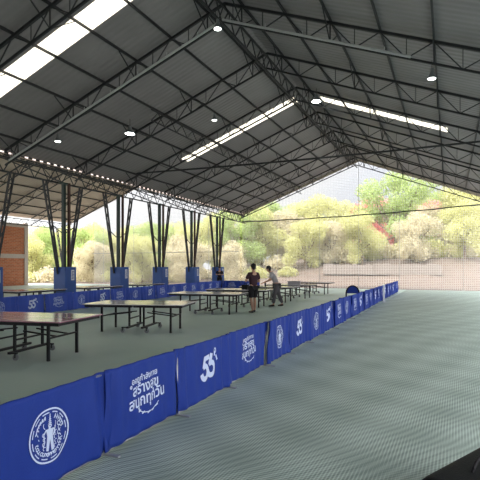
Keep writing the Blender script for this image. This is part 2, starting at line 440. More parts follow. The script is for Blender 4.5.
# ------------------------------------------------------------------ high bay lamps
def lamp(x, y, z, big, label):
    r = empty('high_bay_lamp', (x, y, z)); q = 0.85 if big else 0.5; r.scale = (q, q, 1)
    b = MB(); b.lathe((0,0,0), [(0.10,0.30),(0.10,0.18),(0.16,0.13),(0.24,0.02),(0.25,0.0)], 16); b.build('housing', M['lamp_body'], r, smooth=False)
    l = MB(); l.lathe((0,0,0), [(0.22,-0.012),(0.23,0.0)], 16); l.build('lens', M['lamp'] if big else M['lamp_dim'], r)
    h = MB(); zt = rz_(x)-z-0.15
    h.tube((0,0,0.30), (0,0,max(0.45, zt)), 0.012, 6); h.build('hanger', M['steel'], r)
    tag(r, label, 'lamp', 'high bay lamps')
lamp(-12.6, 17.0, 7.46, True, 'brightly lit round high bay lamp under the dark left roof slope')
lamp(-14.5, 14.8, 6.8, False, 'faint round high bay lamp low on the left slope near the eave')
lamp(-10.1, 20.1, 8.6, False, 'small high bay lamp on the left slope above the far skylight')
lamp(-5.6, 21.5, 9.3, True, 'glaring high bay lamp near the ridge between the two far skylights')
lamp(-0.5, 15.5, 7.38, False, 'small dim high bay lamp under the right roof slope')
lamp(-6.72, 13.6, 9.25, False, 'small high bay lamp highest in the photo, beneath the near ridge')

# ------------------------------------------------------------------ banner barriers
def font_mesh(txt, size, name):
    cu = bpy.data.curves.new(name, 'FONT'); cu.body = txt; cu.size = size; cu.extrude = 0.0; cu.align_x = 'CENTER'; cu.resolution_u = 4; cu.offset = size*0.022
    ob = bpy.data.objects.new(name, cu); COL.objects.link(ob)
    dg = bpy.context.evaluated_depsgraph_get(); dg.update()
    me = bpy.data.meshes.new_from_object(ob.evaluated_get(dg))
    vs = [v.co.copy() for v in me.vertices]; fs = [tuple(p.vertices) for p in me.polygons]
    bpy.data.objects.remove(ob); bpy.data.curves.remove(cu); bpy.data.meshes.remove(me)
    return vs, fs
def wrin(seed, s, z, L, H, amp=1.0):
    e = abs(s/L-0.5)*2
    a = 0.006 + 0.022*max(0, e-0.55)/0.45
    w = a*math.sin(s*26+seed*1.7+z*2.0) + a*0.8*noise.noise(Vector((s*3+seed*7, z*2.2, seed)))*2
    w += 0.03*max(0, 0.3-z/H)*noise.noise(Vector((s*2.2+seed*3, 0.5, seed*2)))*2
    return w*amp
def cloth_mesh(seed, L, H, amp):
    nx, nz = 56, 20; v = []; f = []
    for layer in (0, 1):
        for j in range(nz+1):
            z = 0.045+(H-0.045)*j/nz
            for i in range(nx+1):
                s = -0.03+(L+0.06)*i/nx
                zz = z + (0.02*noise.noise(Vector((s*2.5+seed*5, 3, seed))) if j == 0 else 0)
                v.append((s, wrin(seed, s, z, L, H, amp)+layer*0.012, zz))
    n = (nx+1)*(nz+1)
    for j in range(nz):
        for i in range(nx):
            a = j*(nx+1)+i; b = a+nx+1
            f.append((a, a+1, b+1, b)); f.append((n+a, n+b, n+b+1, n+a+1))
    for i in range(nx):
        f.append((i, n+i, n+i+1, i+1)); a = nz*(nx+1)+i; f.append((a, a+1, n+a+1, n+a))
    for j in range(nz):
        a = j*(nx+1); b = a+nx+1; f.append((a, b, n+b, n+a)); a += nx; b += nx; f.append((a, n+a, n+b, b))
    return v, f
class Print:
    """flat pale print, laid on the cloth; coordinates s along the panel, z up"""
    def __init__(self): self.v = []; self.f = []
    def poly(self, pts):
        n = len(self.v); self.v += list(pts); self.f.append(tuple(range(n, n+len(pts))))
    def stroke(self, pts, w):
        for (a, b) in zip(pts[:-1], pts[1:]):
            dx, dz = b[0]-a[0], b[1]-a[1]; l = math.hypot(dx, dz) or 1e-6; nx, nz = -dz/l*w/2, dx/l*w/2
            ex, ez = dx/l*w*0.2, dz/l*w*0.2
            self.poly([(a[0]-nx-ex, a[1]-nz-ez), (b[0]-nx+ex, b[1]-nz+ez), (b[0]+nx+ex, b[1]+nz+ez), (a[0]+nx-ex, a[1]+nz-ez)])
    def arc(self, cx, cz, r, a0, a1, w, n=24, sx=1.0):
        self.stroke([(cx+r*sx*math.cos(math.radians(a0+(a1-a0)*i/n)), cz+r*math.sin(math.radians(a0+(a1-a0)*i/n))) for i in range(n+1)], w)
    def text(self, txt, cx, cz, size, rot=0.0):
        vs, fs = font_mesh(txt, size, 'print'); n = len(self.v); c, s = math.cos(rot), math.sin(rot)
        self.v += [(cx+p.x*c-p.y*s, cz+p.x*s+p.y*c) for p in vs]; self.f += [tuple(n+i for i in q) for q in fs]
def print_seal(L):
    p = Print(); cx, cz, R = L*0.5, 0.425, 0.205; rnd = random.Random(4)
    p.arc(cx, cz, R, 0, 360, 0.013, 48); 
    for k in range(12): p.arc(cx, cz, R-0.026, 30*k+3, 30*k+22, 0.009, 5)
    # marks around the inner ring
    for a in list(range(20, 161, 10)):
        if 78 < a < 102: continue
        x, z = cx+0.148*math.cos(math.radians(a)), cz+0.148*math.sin(math.radians(a)); t = math.radians(a-90); d = 0.015
        p.stroke([(x-d*math.sin(t)*-1*0.2-d*0.5, z-d), (x+d*0.4, z+d*rnd.uniform(0.2, 1))], 0.009)
        p.stroke([(x+d*0.5, z+d), (x+d*0.6, z-d*0.8)], 0.007)
    for a in range(200, 341, 9):
        x, z = cx+0.145*math.cos(math.radians(a)), cz+0.145*math.sin(math.radians(a))
        p.arc(x, z, 0.012, rnd.uniform(0, 90), rnd.uniform(200, 330), 0.008, 8)
    # leafy scrolls left and right
    for s in (-1, 1):
        for k in range(5):
            p.arc(cx+s*(0.095+0.01*(k % 2)), cz-0.07+k*0.035, 0.016, 90-s*90, 270+s*40, 0.007, 8)
    # slender robed figure under a tiered spire, on a lotus base
    for k in range(5): p.poly([(cx-0.020+0.0035*k, cz+0.088+0.016*k), (cx, cz+0.112+0.016*k), (cx+0.020-0.0035*k, cz+0.088+0.016*k), (cx, cz+0.096+0.016*k)])
    p.arc(cx, cz+0.076, 0.011, 0, 360, 0.011, 12)
    p.stroke([(cx-0.004, cz+0.06), (cx-0.004, cz+0.045)], 0.02)
    p.poly([(cx-0.038, cz+0.052), (cx+0.034, cz+0.052), (cx+0.024, cz+0.0), (cx+0.04, cz-0.115), (cx+0.014, cz-0.12), (cx+0.0, cz-0.03), (cx-0.014, cz-0.12), (cx-0.036, cz-0.112), (cx-0.026, cz+0.0)])
    p.stroke([(cx-0.036, cz+0.048), (cx-0.058, cz+0.015), (cx-0.05, cz-0.04), (cx-0.062, cz-0.075)], 0.010)
    p.stroke([(cx+0.033, cz+0.048), (cx+0.052, cz+0.02), (cx+0.030, cz-0.005), (cx+0.055, cz+0.06)], 0.010)
    for sg in (-1, 1):
        for k in range(4): p.arc(cx+sg*(0.052+0.006*(k % 2)), cz-0.09+0.035*k, 0.013, 40, 250, 0.006, 7)
        p.arc(cx+sg*0.03, cz+0.085, 0.03, 90-sg*60, 90-sg*150, 0.006, 7)
    for k in range(7):
        a = math.radians(200+k*23.3); p.poly([(cx+0.05*math.cos(a), cz-0.115+0.018*math.sin(a)), (cx+0.075*math.cos(a+0.15), cz-0.125+0.04*math.sin(a+0.15)), (cx+0.05*math.cos(a+0.3), cz-0.115+0.018*math.sin(a+0.3))])
    return p
def print_slogan(L):
    p = Print(); cx = L*0.5; r = 0.0
    p.text('ออกกำลังกาย', cx-0.02, 0.575, 0.085, 0.06); p.text('สร้างสุข', cx+0.0, 0.455, 0.15, 0.06); p.text('สนุกทุกวัน', cx+0.03, 0.33, 0.155, 0.06)
    p.arc(cx+0.05, 0.34, 0.11, 205, 335, 0.010, 9, 1.8)
    for a in (215, 240, 265, 290, 315): 
        p.stroke([(cx+0.05+0.2*math.cos(math.radians(a))-0.015, 0.34+0.11*math.sin(math.radians(a))-0.01), (cx+0.05+0.2*math.cos(math.radians(a))+0.02, 0.34+0.11*math.sin(math.radians(a))+0.002)], 0.018)
    p.arc(cx-0.26, 0.54, 0.012, 0, 330, 0.012, 8)
    return p
def print_55(L):
    p = Print(); cx = L*0.52
    for (ox, oz, q) in ((-0.085, 0.0, 1.0), (0.085, 0.02, 1.0)):
        x = cx+ox; z = 0.43+oz
        p.stroke([(x+0.105, z+0.135), (x-0.01, z+0.125)], 0.065); p.stroke([(x-0.005, z+0.14), (x-0.035, z+0.02)], 0.065)
        p.arc(x+0.0, z-0.05, 0.082, 120, -165, 0.066, 20, 1.0)
    p.arc(cx+0.20, 0.62, 0.030, 0, 360, 0.018, 14)
    p.stroke([(cx+0.235, 0.55), (cx+0.27, 0.49)], 0.03)
    return p
H = 0.78
def make_barrier(kind, seed, L, amp, cloth, far=False):
    r = empty('barrier_panel', (0,0,0))
    v, f = cloth_mesh(seed, L, H, amp)
    me = bpy.data.meshes.new('banner_cloth'); me.from_pydata(v, [], f); me.materials.append(cloth)
    for p in me.polygons: p.use_smooth = True
    c = bpy.data.objects.new('banner_cloth', me); COL.objects.link(c); c.parent = r
    p = {'seal': print_seal, 'slogan': print_slogan, '55': print_55}[kind](L)
    vv = [(s, wrin(seed, s, z, L, H, amp)-0.004, z) for (s, z) in p.v]
    me = bpy.data.meshes.new('print'); me.from_pydata(vv, [], p.f); me.materials.append(M['white_print'])
    nm = {'seal': 'round_seal', 'slogan': 'slogan_lettering', '55': 'number_logo'}[kind]
    d = bpy.data.objects.new(nm, me); COL.objects.link(d); d.parent = c; d['label'] = {'seal': 'white round seal', 'slogan': 'white slogan lettering', '55': 'white number logo'}[kind]
    fr = MB(); yy = 0.035
    fr.tube((0.01, yy, 0.03), (L-0.01, yy, 0.03), 0.013, 8); fr.tube((0.01, yy, H-0.03), (L-0.01, yy, H-0.03), 0.011, 8)
    fr.tube((0.015, yy, 0.03), (0.015, yy, H-0.03), 0.012, 8); fr.tube((L-0.015, yy, 0.03), (L-0.015, yy, H-0.03), 0.012, 8)
    fr.build('tube_frame', M['grey_metal'], r, smooth=True)
    for s in (0.03,):
        ft = MB(); ft.box(s-0.022, s+0.022, -0.13, 0.18, 0.0, 0.018); ft.box(s-0.014, s+0.014, 0.015, 0.055, 0.018, 0.05); ft.build('foot', M['grey_metal'], r, bevel=0.004)
    return r
seams = [0.72, 2.12, 3.52, 4.80, 6.20, 7.85, 9.20, 10.65, 12.05, 13.45, 14.85, 16.2, 17.6, 19.0, 20.4, 21.8, 23.2, 24.6, 26.0, 27.4, 28.8, 30.2, 31.6, 33.0, 34.4]
kinds = ['55', 'seal', 'slogan', '55', 'slogan', 'seal', '55', 'seal', '55', 'slogan', 'seal', 'slogan', '55', 'slogan', 'seal', '55', 'slogan', 'seal', '55', 'slogan', 'seal', '55', 'slogan', 'seal']
def barx(y): return -2.815-0.0139*y
desc = {'55': 'a white number logo', 'seal': 'a white round seal', 'slogan': 'a white slogan'}
rnd = random.Random(2)
protos = {}
for i in range(len(seams)-1):
    ya, yb = seams[i], seams[i+1]; L = yb-ya; k = kinds[i]
    if i < 8: r = make_barrier(k, i+1, L, 1.0 if i != 5 else 1.5, M['blue'])
    else:
        if (k, 'f') not in protos: protos[(k, 'f')] = make_barrier(k, 20+i, 1.4, 2.0, M['blue']); r = protos[(k, 'f')]
        else: r = copy_tree(protos[(k, 'f')])
        r.scale = (L/1.4, 1, 1)
    xa, xb = barx(ya), barx(yb)
    r.location = (xa + (0.012 if i % 2 else -0.012), ya, 0); r.rotation_euler = (0, 0, PI/2 + math.atan2(xa-xb, L) + rnd.uniform(-0.008, 0.008))
    tag(r, 'blue barrier with ' + desc[k] + ', ' + (('cut off by the left edge' if i == 0 else 'nearest, at lower left') if i < 2 else ORD[i] + ' of the front row from camera'),
        'barrier', 'blue banner barriers of the front row')
# back row in front of the columns
def back_xy(u): return Vector((-13.15-2.15*u, 9.0+22.5*u, 0))
n = 16; bk = ['slogan', 'seal', '55', 'slogan', 'seal', '55']
for i in range(n):
    a = back_xy(i/n); b = back_xy((i+1)/n); L = (b-a).length; k = bk[i % 6]
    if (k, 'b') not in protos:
        protos[(k, 'b')] = make_barrier(k, 40+i, 1.4, 1.6, M['blue_far_lit']); r = protos[(k, 'b')]
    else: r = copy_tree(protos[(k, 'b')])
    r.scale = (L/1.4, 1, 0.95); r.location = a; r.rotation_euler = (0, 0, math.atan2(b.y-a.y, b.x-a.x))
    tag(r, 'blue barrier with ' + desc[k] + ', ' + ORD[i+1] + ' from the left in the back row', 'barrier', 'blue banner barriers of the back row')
for i in range(2):
    r = copy_tree(protos[(bk[i], 'b')]); r.location = (-15.2+1.42*i, 31.6, 0); r.rotation_euler = (0, 0, 0.02)
    tag(r, 'blue barrier closing the far end of the back row, ' + ['left' , 'right'][i] + ' one of two', 'barrier', 'blue banner barriers closing the back row')

# ------------------------------------------------------------------ table tennis tables
def make_table(top):
    r = empty('table_tennis_table', (0,0,0))
    for s in (-1, 1):
        t = MB(); t.box(min(s*0.006, s*1.37), max(s*0.006, s*1.37), -0.7625, 0.7625, 0.738, 0.76)
        tp = t.build('table_top', top, r, bevel=0.003)
        ln = MB()
        x0, x1 = sorted((s*0.006, s*1.37)); zl = 0.7605
        ln.box(x0, x1, -0.7625, -0.7425, 0.7598, zl); ln.box(x0, x1, 0.7425, 0.7625, 0.7598, zl); ln.box(x0, x1, -0.0015, 0.0015, 0.7598, zl)
        e0, e1 = sorted((s*1.35, s*1.37)); ln.box(e0, e1, -0.7425, 0.7425, 0.7598, zl)
        ln.build('white_lines', M['white_paint'], tp)
        fr = MB()
        for y in (-0.7, 0.7): fr.box(x0+0.02 if s > 0 else x0+0.05, x1-0.05 if s > 0 else x1-0.02, y-0.02, y+0.02, 0.675, 0.738)
        for x in (s*0.05, s*0.7, s*1.3): fr.box(x-0.018, x+0.018, -0.72, 0.72, 0.68, 0.738)
        fr.build('under_frame', M['table_black'], r)
        for y in (-0.47, 0.47):
            l = MB(); l.box(s*0.95-0.024, s*0.95+0.024, y-0.024, y+0.024, 0.02, 0.68)
            lg = l.build('leg', M['table_black'], r)
            q = MB(); q.lathe((s*0.95, y, 0), [(0.035, 0.0), (0.035, 0.02), (0.02, 0.035)], 10); q.build('foot_leveller', M['table_black'], lg)
        b = MB(); b.box(s*0.95-0.015, s*0.95+0.015, -0.47, 0.47, 0.40, 0.43); b.beam((s*0.95, -0.2, 0.415), (s*0.22, -0.2, 0.5), 0.028); b.beam((s*0.95, 0.2, 0.415), (s*0.22, 0.2, 0.5), 0.028)
        b.build('leg_brace', M['table_black'], r)
        c = MB(); x = s*0.2
        for y in (-0.42, 0.42): c.box(x-0.022, x+0.022, y-0.022, y+0.022, 0.12, 0.69)
        c.box(x-0.03, x+0.03, -0.58, 0.58, 0.11, 0.155); c.box(x-0.015, x+0.015, -0.42, 0.42, 0.34, 0.37)
        for y in (-0.56, 0.56): c.box(min(x, x+s*0.16), max(x, x+s*0.16), y-0.02, y+0.02, 0.12, 0.15)
        c.build('undercarriage', M['table_black'], r)
        for y in (-0.56, 0.56):
            w = MB(); xx = x+s*0.13
            w.lathe((xx, y, 0.06), [(0.05,-0.016),(0.06,-0.01),(0.06,0.01),(0.05,0.016)], 14, 'Y'); wo = w.build('caster_wheel', M['wheel'], r)
            w = MB(); w.box(xx-0.012, xx+0.012, y+0.018, y+0.026, 0.05, 0.13); w.box(xx-0.012, xx+0.012, y-0.026, y-0.018, 0.05, 0.13); w.box(xx-0.014, xx+0.014, y-0.026, y+0.026, 0.12, 0.135); w.build('caster_fork', M['table_black'], wo)
    return r
tA = make_table(M['top_mauve']); tA.location = (-7.78, 6.95, 0); tA.rotation_euler = (0,0,0.19)
tag(tA, 'black framed table tennis table with mauve top, nearest, at the left edge', 'table', 'folding table tennis tables of the main row')
tB = make_table(M['top_glare'])
spots = [(-7.75, 11.0, 0.27, 'second from the camera'), (-8.35, 16.15, 0.14, 'third from the camera, left of the person in maroon'),
         (-8.45, 19.35, 0.12, 'fourth from the camera, behind the person in maroon'), (-8.3, 22.7, 0.03, 'fifth from the camera, behind the person in grey'), (-8.2, 25.9, 0.0, 'sixth from the camera, a pale box lying on it'),
         (-8.2, 30.3, 0.0, 'farthest of the main row, near the hall end')]
for i, (x, y, a, d) in enumerate(spots):
    r = tB if i == 0 else copy_tree(tB)
    r.location = (x, y, 0); r.rotation_euler = (0, 0, a)
    tag(r, 'table tennis table with pale top, ' + d, 'table', 'folding table tennis tables of the main row')
for i, (x, y, a, d) in enumerate([(-18.2, 13.8, PI/2, 'leftmost, before the brick wall'), (-16.35, 19.1, PI/2, 'between the two largest column paddings'), (-16.35, 23.1, PI/2, 'between the second and third column paddings'),
                                  (-16.35, 15.1, PI/2, 'left of the largest column padding')]):
    r = copy_tree(tB); r.location = (x, y, 0); r.rotation_euler = (0, 0, a)
    tag(r, 'table tennis table behind the back barriers, ' + d, 'table', 'tables behind the back barriers')
# things on the tables
b = MB(); b.box(-0.33, 0.33, -0.2, 0.2, 0, 0.14); b.box(-0.35, 0.35, -0.22, 0.22, 0.14, 0.18); b.box(-0.06, 0.06, -0.205, -0.2, 0.05, 0.1)
o = b.build('storage_box', M['grey_cloth'], bevel=0.01); o.location = (-8.0, 25.85, 0.761); o.rotation_euler = (0,0,0.2)
tag(o, 'pale lidded box lying on a far table tennis table', 'box')
b = MB(); b.box(-0.13, 0.13, -0.09, 0.09, 0, 0.2); b.tube((-0.06,0,0.2), (-0.05,0,0.26), 0.012); b.tube((0.06,0,0.2), (0.05,0,0.26), 0.012); b.tube((-0.055,0,0.26), (0.055,0,0.26), 0.012)
o = b.build('handbag', M['black_plastic'], bevel=0.02); o.location = (-8.15, 19.2, 0.761)
tag(o, 'small black bag with a handle on the table between the two people', 'bag')
b = MB(); b.lathe((0,0,0), [(0.035,0),(0.038,0.16),(0.02,0.2),(0.018,0.24)], 12)
o = b.build('bottle', M['black_plastic']); o.location = (-8.5, 22.6, 0.761); tag(o, 'small dark bottle standing on the table behind the person in grey', 'bottle')

# ------------------------------------------------------------------ people
def skin_obj(name, verts, edges, radii, m, parent, root=0, sub=2):
    me = bpy.data.meshes.new(name); me.from_pydata([tuple(v) for v in verts], edges, []); me.materials.append(m)
    ob = bpy.data.objects.new(name, me); COL.objects.link(ob)
    if parent: ob.parent = parent
    sm = ob.modifiers.new('skin', 'SKIN'); sm.use_smooth_shade = True
    lay = me.skin_vertices[0].data if me.skin_vertices else None
    if lay is None:
        me.attributes.new  # no-op
    for i, rr in enumerate(radii):
        rx, ry = rr if isinstance(rr, tuple) else (rr, rr)
        lay[i].radius = (rx, ry); lay[i].use_root = (i == root)
    s = ob.modifiers.new('sub', 'SUBSURF'); s.levels = sub; s.render_levels = sub
    return ob
def ensure_skin(verts, edges, radii, name, m, parent, root=0, sub=2):
    # build through bmesh so that the skin layer exists
    me = bpy.data.meshes.new(name); bm = bmesh.new(); lay = bm.verts.layers.skin.verify()
    bv = []
    for i, v in enumerate(verts):
        q = bm.verts.new(v); rr = radii[i]; q[lay].radius = rr if isinstance(rr, tuple) else (rr, rr); q[lay].use_root = (i == root); bv.append(q)
    for a, b in edges: bm.edges.new((bv[a], bv[b]))
    bm.to_mesh(me); bm.free(); me.materials.append(m)
    ob = bpy.data.objects.new(name, me); COL.objects.link(ob)
    if parent: ob.parent = parent
    sm = ob.modifiers.new('skin', 'SKIN'); sm.use_smooth_shade = True
    s = ob.modifiers.new('sub', 'SUBSURF'); s.levels = sub; s.render_levels = sub
    return ob
def person(loc, rz, J, label, shirt, shorts, trouser_long=False, sc_=1.0, cap=False):
    """local frame: x to the person's right, y forward, z up"""
    r = empty('person', loc, rz); r.scale = (sc_,)*3
    P = {k: Vector(v) for k, v in J.items()}
    V = []; E = []; R = []; ix = {}
    def add(k, p, rad, par=None):
        ix[k] = len(V); V.append(Vector(p)); R.append(rad)
        if par is not None: E.append((ix[par], ix[k]))
    add('pel', P['pel'], (0.14, 0.10)); add('waist', P['pel'].lerp(P['chest'], 0.45), (0.125, 0.09), 'pel'); add('chest', P['chest'], (0.15, 0.10), 'waist')
    add('nb', P['neck'], (0.062, 0.062), 'chest'); add('nt', P['neck'].lerp(P['head'], 0.5), (0.052, 0.055), 'nb')
    add('jaw', P['head']+Vector((0, 0.012, -0.045)), (0.066, 0.075), 'nt'); add('head', P['head']+Vector((0, 0, 0.045)), (0.078, 0.092), 'jaw'); add('crown', P['head']+Vector((0, -0.008, 0.10)), (0.055, 0.065), 'head')
    for s, sg in (('L', -1), ('R', 1)):
        add('sh'+s, P['sh'+s], 0.056, 'chest'); add('el'+s, P['el'+s], 0.040, 'sh'+s); add('wr'+s, P['wr'+s], (0.026, 0.03), 'el'+s)
        d = (P['wr'+s]-P['el'+s]).normalized(); palm = P['wr'+s]+d*0.07
        add('pa'+s, palm, (0.036, 0.018), 'wr'+s)
        side = d.cross(Vector((0, 0, 1)));
        if side.length < 0.3: side = d.cross(Vector((1, 0, 0)))
        side.normalize(); up = side.cross(d)
        for q, (off, ln) in enumerate(((-0.028, 0.070), (-0.010, 0.082), (0.010, 0.078), (0.028, 0.060))):
            b0 = palm+d*0.018+side*off; k = f'f{q}{s}'
            add(k+'a', b0, 0.010, 'pa'+s); add(k+'b', b0+d*ln*0.55-up*0.008, 0.009, k+'a'); add(k+'c', b0+d*ln*0.9-up*0.03, 0.007, k+'b')
        add('tb'+s, P['wr'+s]+d*0.035+side*0.038*(-sg), 0.012, 'wr'+s); add('tc'+s, P['wr'+s]+d*0.08+side*0.058*(-sg), 0.009, 'tb'+s)
        add('hp'+s, P['hip'+s], 0.088, 'pel'); add('th'+s, P['hip'+s].lerp(P['kn'+s], 0.5), 0.074, 'hp'+s); add('kn'+s, P['kn'+s], 0.054, 'th'+s)
        add('ca'+s, P['kn'+s].lerp(P['an'+s], 0.35)+Vector((0, -0.015, 0)), 0.055, 'kn'+s); add('an'+s, P['an'+s], 0.036, 'ca'+s)
        add('to'+s, P['to'+s], (0.04, 0.025), 'an'+s)
    ensure_skin(V, E, R, 'body', M['skin'], r)
    # shirt
    V2 = [P['pel']+Vector((0, 0, -0.04)), P['pel'].lerp(P['chest'], 0.45), P['chest'], P['chest'].lerp(P['neck'], 0.75)]
    R2 = [(0.172, 0.135), (0.155, 0.120), (0.175, 0.128), (0.075, 0.075)]; E2 = [(0,1),(1,2),(2,3)]
    for s in 'LR':
        k = len(V2); V2 += [P['sh'+s], P['sh'+s].lerp(P['el'+s], 0.75)]; R2 += [0.074, 0.070]; E2 += [(2, k), (k, k+1)]
    sh = ensure_skin(V2, E2, R2, 'shirt', shirt, r)
    # shorts / trousers
    V3 = [P['pel']+Vector((0, 0, 0.02))]; R3 = [(0.165, 0.125)]; E3 = []
    for s in 'LR':
        k = len(V3); V3 += [P['hip'+s], P['hip'+s].lerp(P['kn'+s], 0.55), P['kn'+s]+Vector((0, 0, 0.02))]; R3 += [0.112, 0.104, 0.092]; E3 += [(0, k), (k, k+1), (k+1, k+2)]
        if trouser_long:
            V3.append(P['an'+s]+Vector((0, 0, 0.04))); R3.append(0.065); E3.append((k+2, k+3))
    ensure_skin(V3, E3, R3, 'trousers' if trouser_long else 'shorts', shorts, r)
    for s in 'LR':
        a, t_ = P['an'+s], P['to'+s]; d = (t_-a); d.z = 0
        if d.length < 0.01: d = Vector((0, 1, 0))
        d.normalize()
        zb = min(a.z, t_.z)-0.035
        ensure_skin([a+Vector((0,0,-0.02))-d*0.05, a.lerp(t_, 0.5)+Vector((0,0,-0.015)), t_+d*0.05], [(0,1),(1,2)], [(0.045, 0.045), (0.045, 0.04), (0.04, 0.026)], 'shoe', M['shoe'], r, sub=1)
    # hair as a cap over the back and top of the skull
    h = MB(); hc = P['head']+Vector((0, -0.022, 0.065)); h.ball(hc, 0.094, 0.108, 0.098, 16, 10)
    h.ball(P['head']+Vector((0, -0.055, 0.0)), 0.078, 0.062, 0.075, 14, 8)
    hm = h.build('hair', M['hair'], r, smooth=True)
    for sx in (-1, 1):
        e = MB(); e.ball(P['head']+Vector((sx*0.032, 0.086, 0.025)), 0.013, 0.008, 0.008, 10, 6); e.build('eye', M['eye'], r, smooth=True)
        e = MB(); e.ball(P['head']+Vector((sx*0.083, -0.005, 0.01)), 0.010, 0.020, 0.032, 10, 6); e.build('ear', M['skin'], r, smooth=True)
    e = MB(); e.ball(P['head']+Vector((0, 0.098, -0.002)), 0.014, 0.02, 0.024, 10, 6); e.build('nose', M['skin'], r, smooth=True)
    e = MB(); e.ball(P['head']+Vector((0, 0.085, -0.045)), 0.026, 0.01, 0.008, 10, 6); e.build('mouth', M['lip'], r, smooth=True)
    tag(r, label, 'person')
    return r
def stand(**kw):
    J = dict(pel=(0,0,0.96), chest=(0,0.0,1.30), neck=(0,-0.01,1.48), head=(0,0.02,1.62), shL=(-0.19,0,1.40), shR=(0.19,0,1.40),
             elL=(-0.25,-0.02,1.12), elR=(0.25,-0.02,1.12), wrL=(-0.25,0.08,0.88), wrR=(0.25,0.08,0.88),
             hipL=(-0.10,0,0.90), hipR=(0.10,0,0.90), knL=(-0.11,0.02,0.50), knR=(0.11,0.02,0.50), anL=(-0.11,-0.02,0.09), anR=(0.11,-0.02,0.09),
             toL=(-0.13,0.14,0.04), toR=(0.13,0.14,0.04))
    J.update(kw); return J
# facing: local +y turned by rz
person((-6.78, 16.75, 0), math.radians(58), stand(elL=(-0.30,0.05,1.14), wrL=(-0.16,0.26,1.18), elR=(0.27,0.0,1.12), wrR=(0.12,0.24,1.14), anL=(-0.10,-0.10,0.09), toL=(-0.12,0.06,0.04), knL=(-0.10,0.0,0.50),
       anR=(0.10,0.06,0.09), toR=(0.12,0.22,0.04), knR=(0.10,0.06,0.50)),
       'person in a dark maroon shirt and black shorts standing with back turned', M['maroon'], M['black_cloth'], sc_=1.05)
person((-6.98, 19.75, 0), math.radians(105), stand(pel=(0,-0.08,0.94), chest=(0,0.09,1.26), neck=(0,0.19,1.42), head=(0,0.28,1.53), shL=(-0.18,0.12,1.36), shR=(0.18,0.12,1.36),
       elL=(-0.24,0.20,1.10), elR=(0.24,0.18,1.10), wrL=(-0.16,0.44,1.0), wrR=(0.16,0.44,1.0), hipL=(-0.10,-0.08,0.88), hipR=(0.10,-0.08,0.88),
       knL=(-0.13,-0.0,0.49), knR=(0.11,-0.14,0.49), anL=(-0.13,0.05,0.09), toL=(-0.15,0.21,0.04), anR=(0.11,-0.30,0.10), toR=(0.13,-0.15,0.04)),
       'person in a light grey shirt and dark trousers bending over a table', M['grey_cloth'], M['dgrey_cloth'], trouser_long=True, sc_=1.06)
person((-15.75, 32.2, 0), math.radians(205), stand(elL=(-0.26,0.06,1.14), wrL=(-0.02,0.22,1.16), elR=(0.26,0.06,1.14), wrR=(0.04,0.24,1.20)),
       'dark clothed person standing with arms folded before the farthest column', M['black_cloth'], M['black_cloth'], trouser_long=True)

# ------------------------------------------------------------------ odds and ends
# black chair with rounded back behind the front row
ch = empty('chair', (-3.55, 19.3, 0), math.radians(8))
b = MB(); n = 12
pts = [(0.25*math.cos(PI*k/n), 0.0, 0.68+0.30*math.sin(PI*k/n)) for k in range(n+1)]
for k in range(n): b.tube(pts[k], pts[k+1], 0.03, 8)
b.tube(pts[0], (0.25, 0.0, 0.45), 0.03, 8); b.tube(pts[-1], (-0.25, 0.0, 0.45), 0.03, 8); b.build('back_frame', M['black_plastic'], ch, smooth=True)
b = MB(); b.v = [(x*0.95, -0.012, z) for (x, _, z) in pts] + [(x*0.95, 0.012, z) for (x, _, z) in pts]; m_ = len(pts)
b.f = [tuple(range(m_)), tuple(reversed(range(m_, 2*m_)))] + [(i, i+m_, (i+1) % m_+m_, (i+1) % m_) for i in range(m_)]; b.build('backrest', M['blue'], ch)
b = MB(); b.box(-0.24, 0.24, -0.46, 0.0, 0.42, 0.47); b.build('seat', M['black_plastic'], ch, bevel=0.02)
for sx in (-1, 1):
    for yy in (-0.42, -0.02):
        b = MB(); b.tube((sx*0.21, yy, 0.42), (sx*0.24, yy, 0.0), 0.014, 8); b.build('leg', M['table_black'], ch)
tag(ch, 'black chair with a rounded back showing above the front barriers', 'chair')
# white post by the barrier
b = MB(); b.box(-0.04, 0.04, -0.04, 0.04, 0.02, 0.84); b.box(-0.09, 0.09, -0.09, 0.09, 0, 0.02); b.box(-0.05, 0.05, -0.05, 0.05, 0.84, 0.86)
o = b.build('bollard', M['white_paint'], bevel=0.006); o.location = (-3.0, 24.6, 0); tag(o, 'slim white post standing in front of the far front barriers', 'post')
# black bag in the lower right corner
bg = empty('equipment_bag', (0.36, 3.78, 0), 0)
bm = bmesh.new(); bmesh.ops.create_cube(bm, size=1.0)
bmesh.ops.scale(bm, vec=(0.62, 1.3, 0.36), verts=bm.verts); bmesh.ops.translate(bm, vec=(0, 0, 0.18), verts=bm.verts)
bmesh.ops.bevel(bm, geom=bm.edges[:]+bm.verts[:], offset=0.09, segments=5, profile=0.6, affect='EDGES')
me = bpy.data.meshes.new('bag_body'); bm.to_mesh(me); bm.free(); me.materials.append(M['black_plastic'])
for p in me.polygons: p.use_smooth = True
bo = bpy.data.objects.new('bag_body', me); COL.objects.link(bo); bo.parent = bg
for x in (-0.1, 0.1):
    b = MB()
    pts = [(x, 0.3*math.cos(PI*k/10), 0.35+0.10*math.sin(PI*k/10)) for k in range(11)]
    for k in range(10): b.tube(pts[k], pts[k+1], 0.012, 6)
    b.build('carry_handle', M['black_cloth'], bg)
b = MB(); b.beam((0, -0.5, 0.362), (0, 0.5, 0.362), 0.02, 0.008); b.build('zipper', M['steel'], bg)
bg.rotation_euler = (0, 0, math.radians(-26.5))
tag(bg, 'black padded equipment bag on the floor in the lower right corner', 'bag')

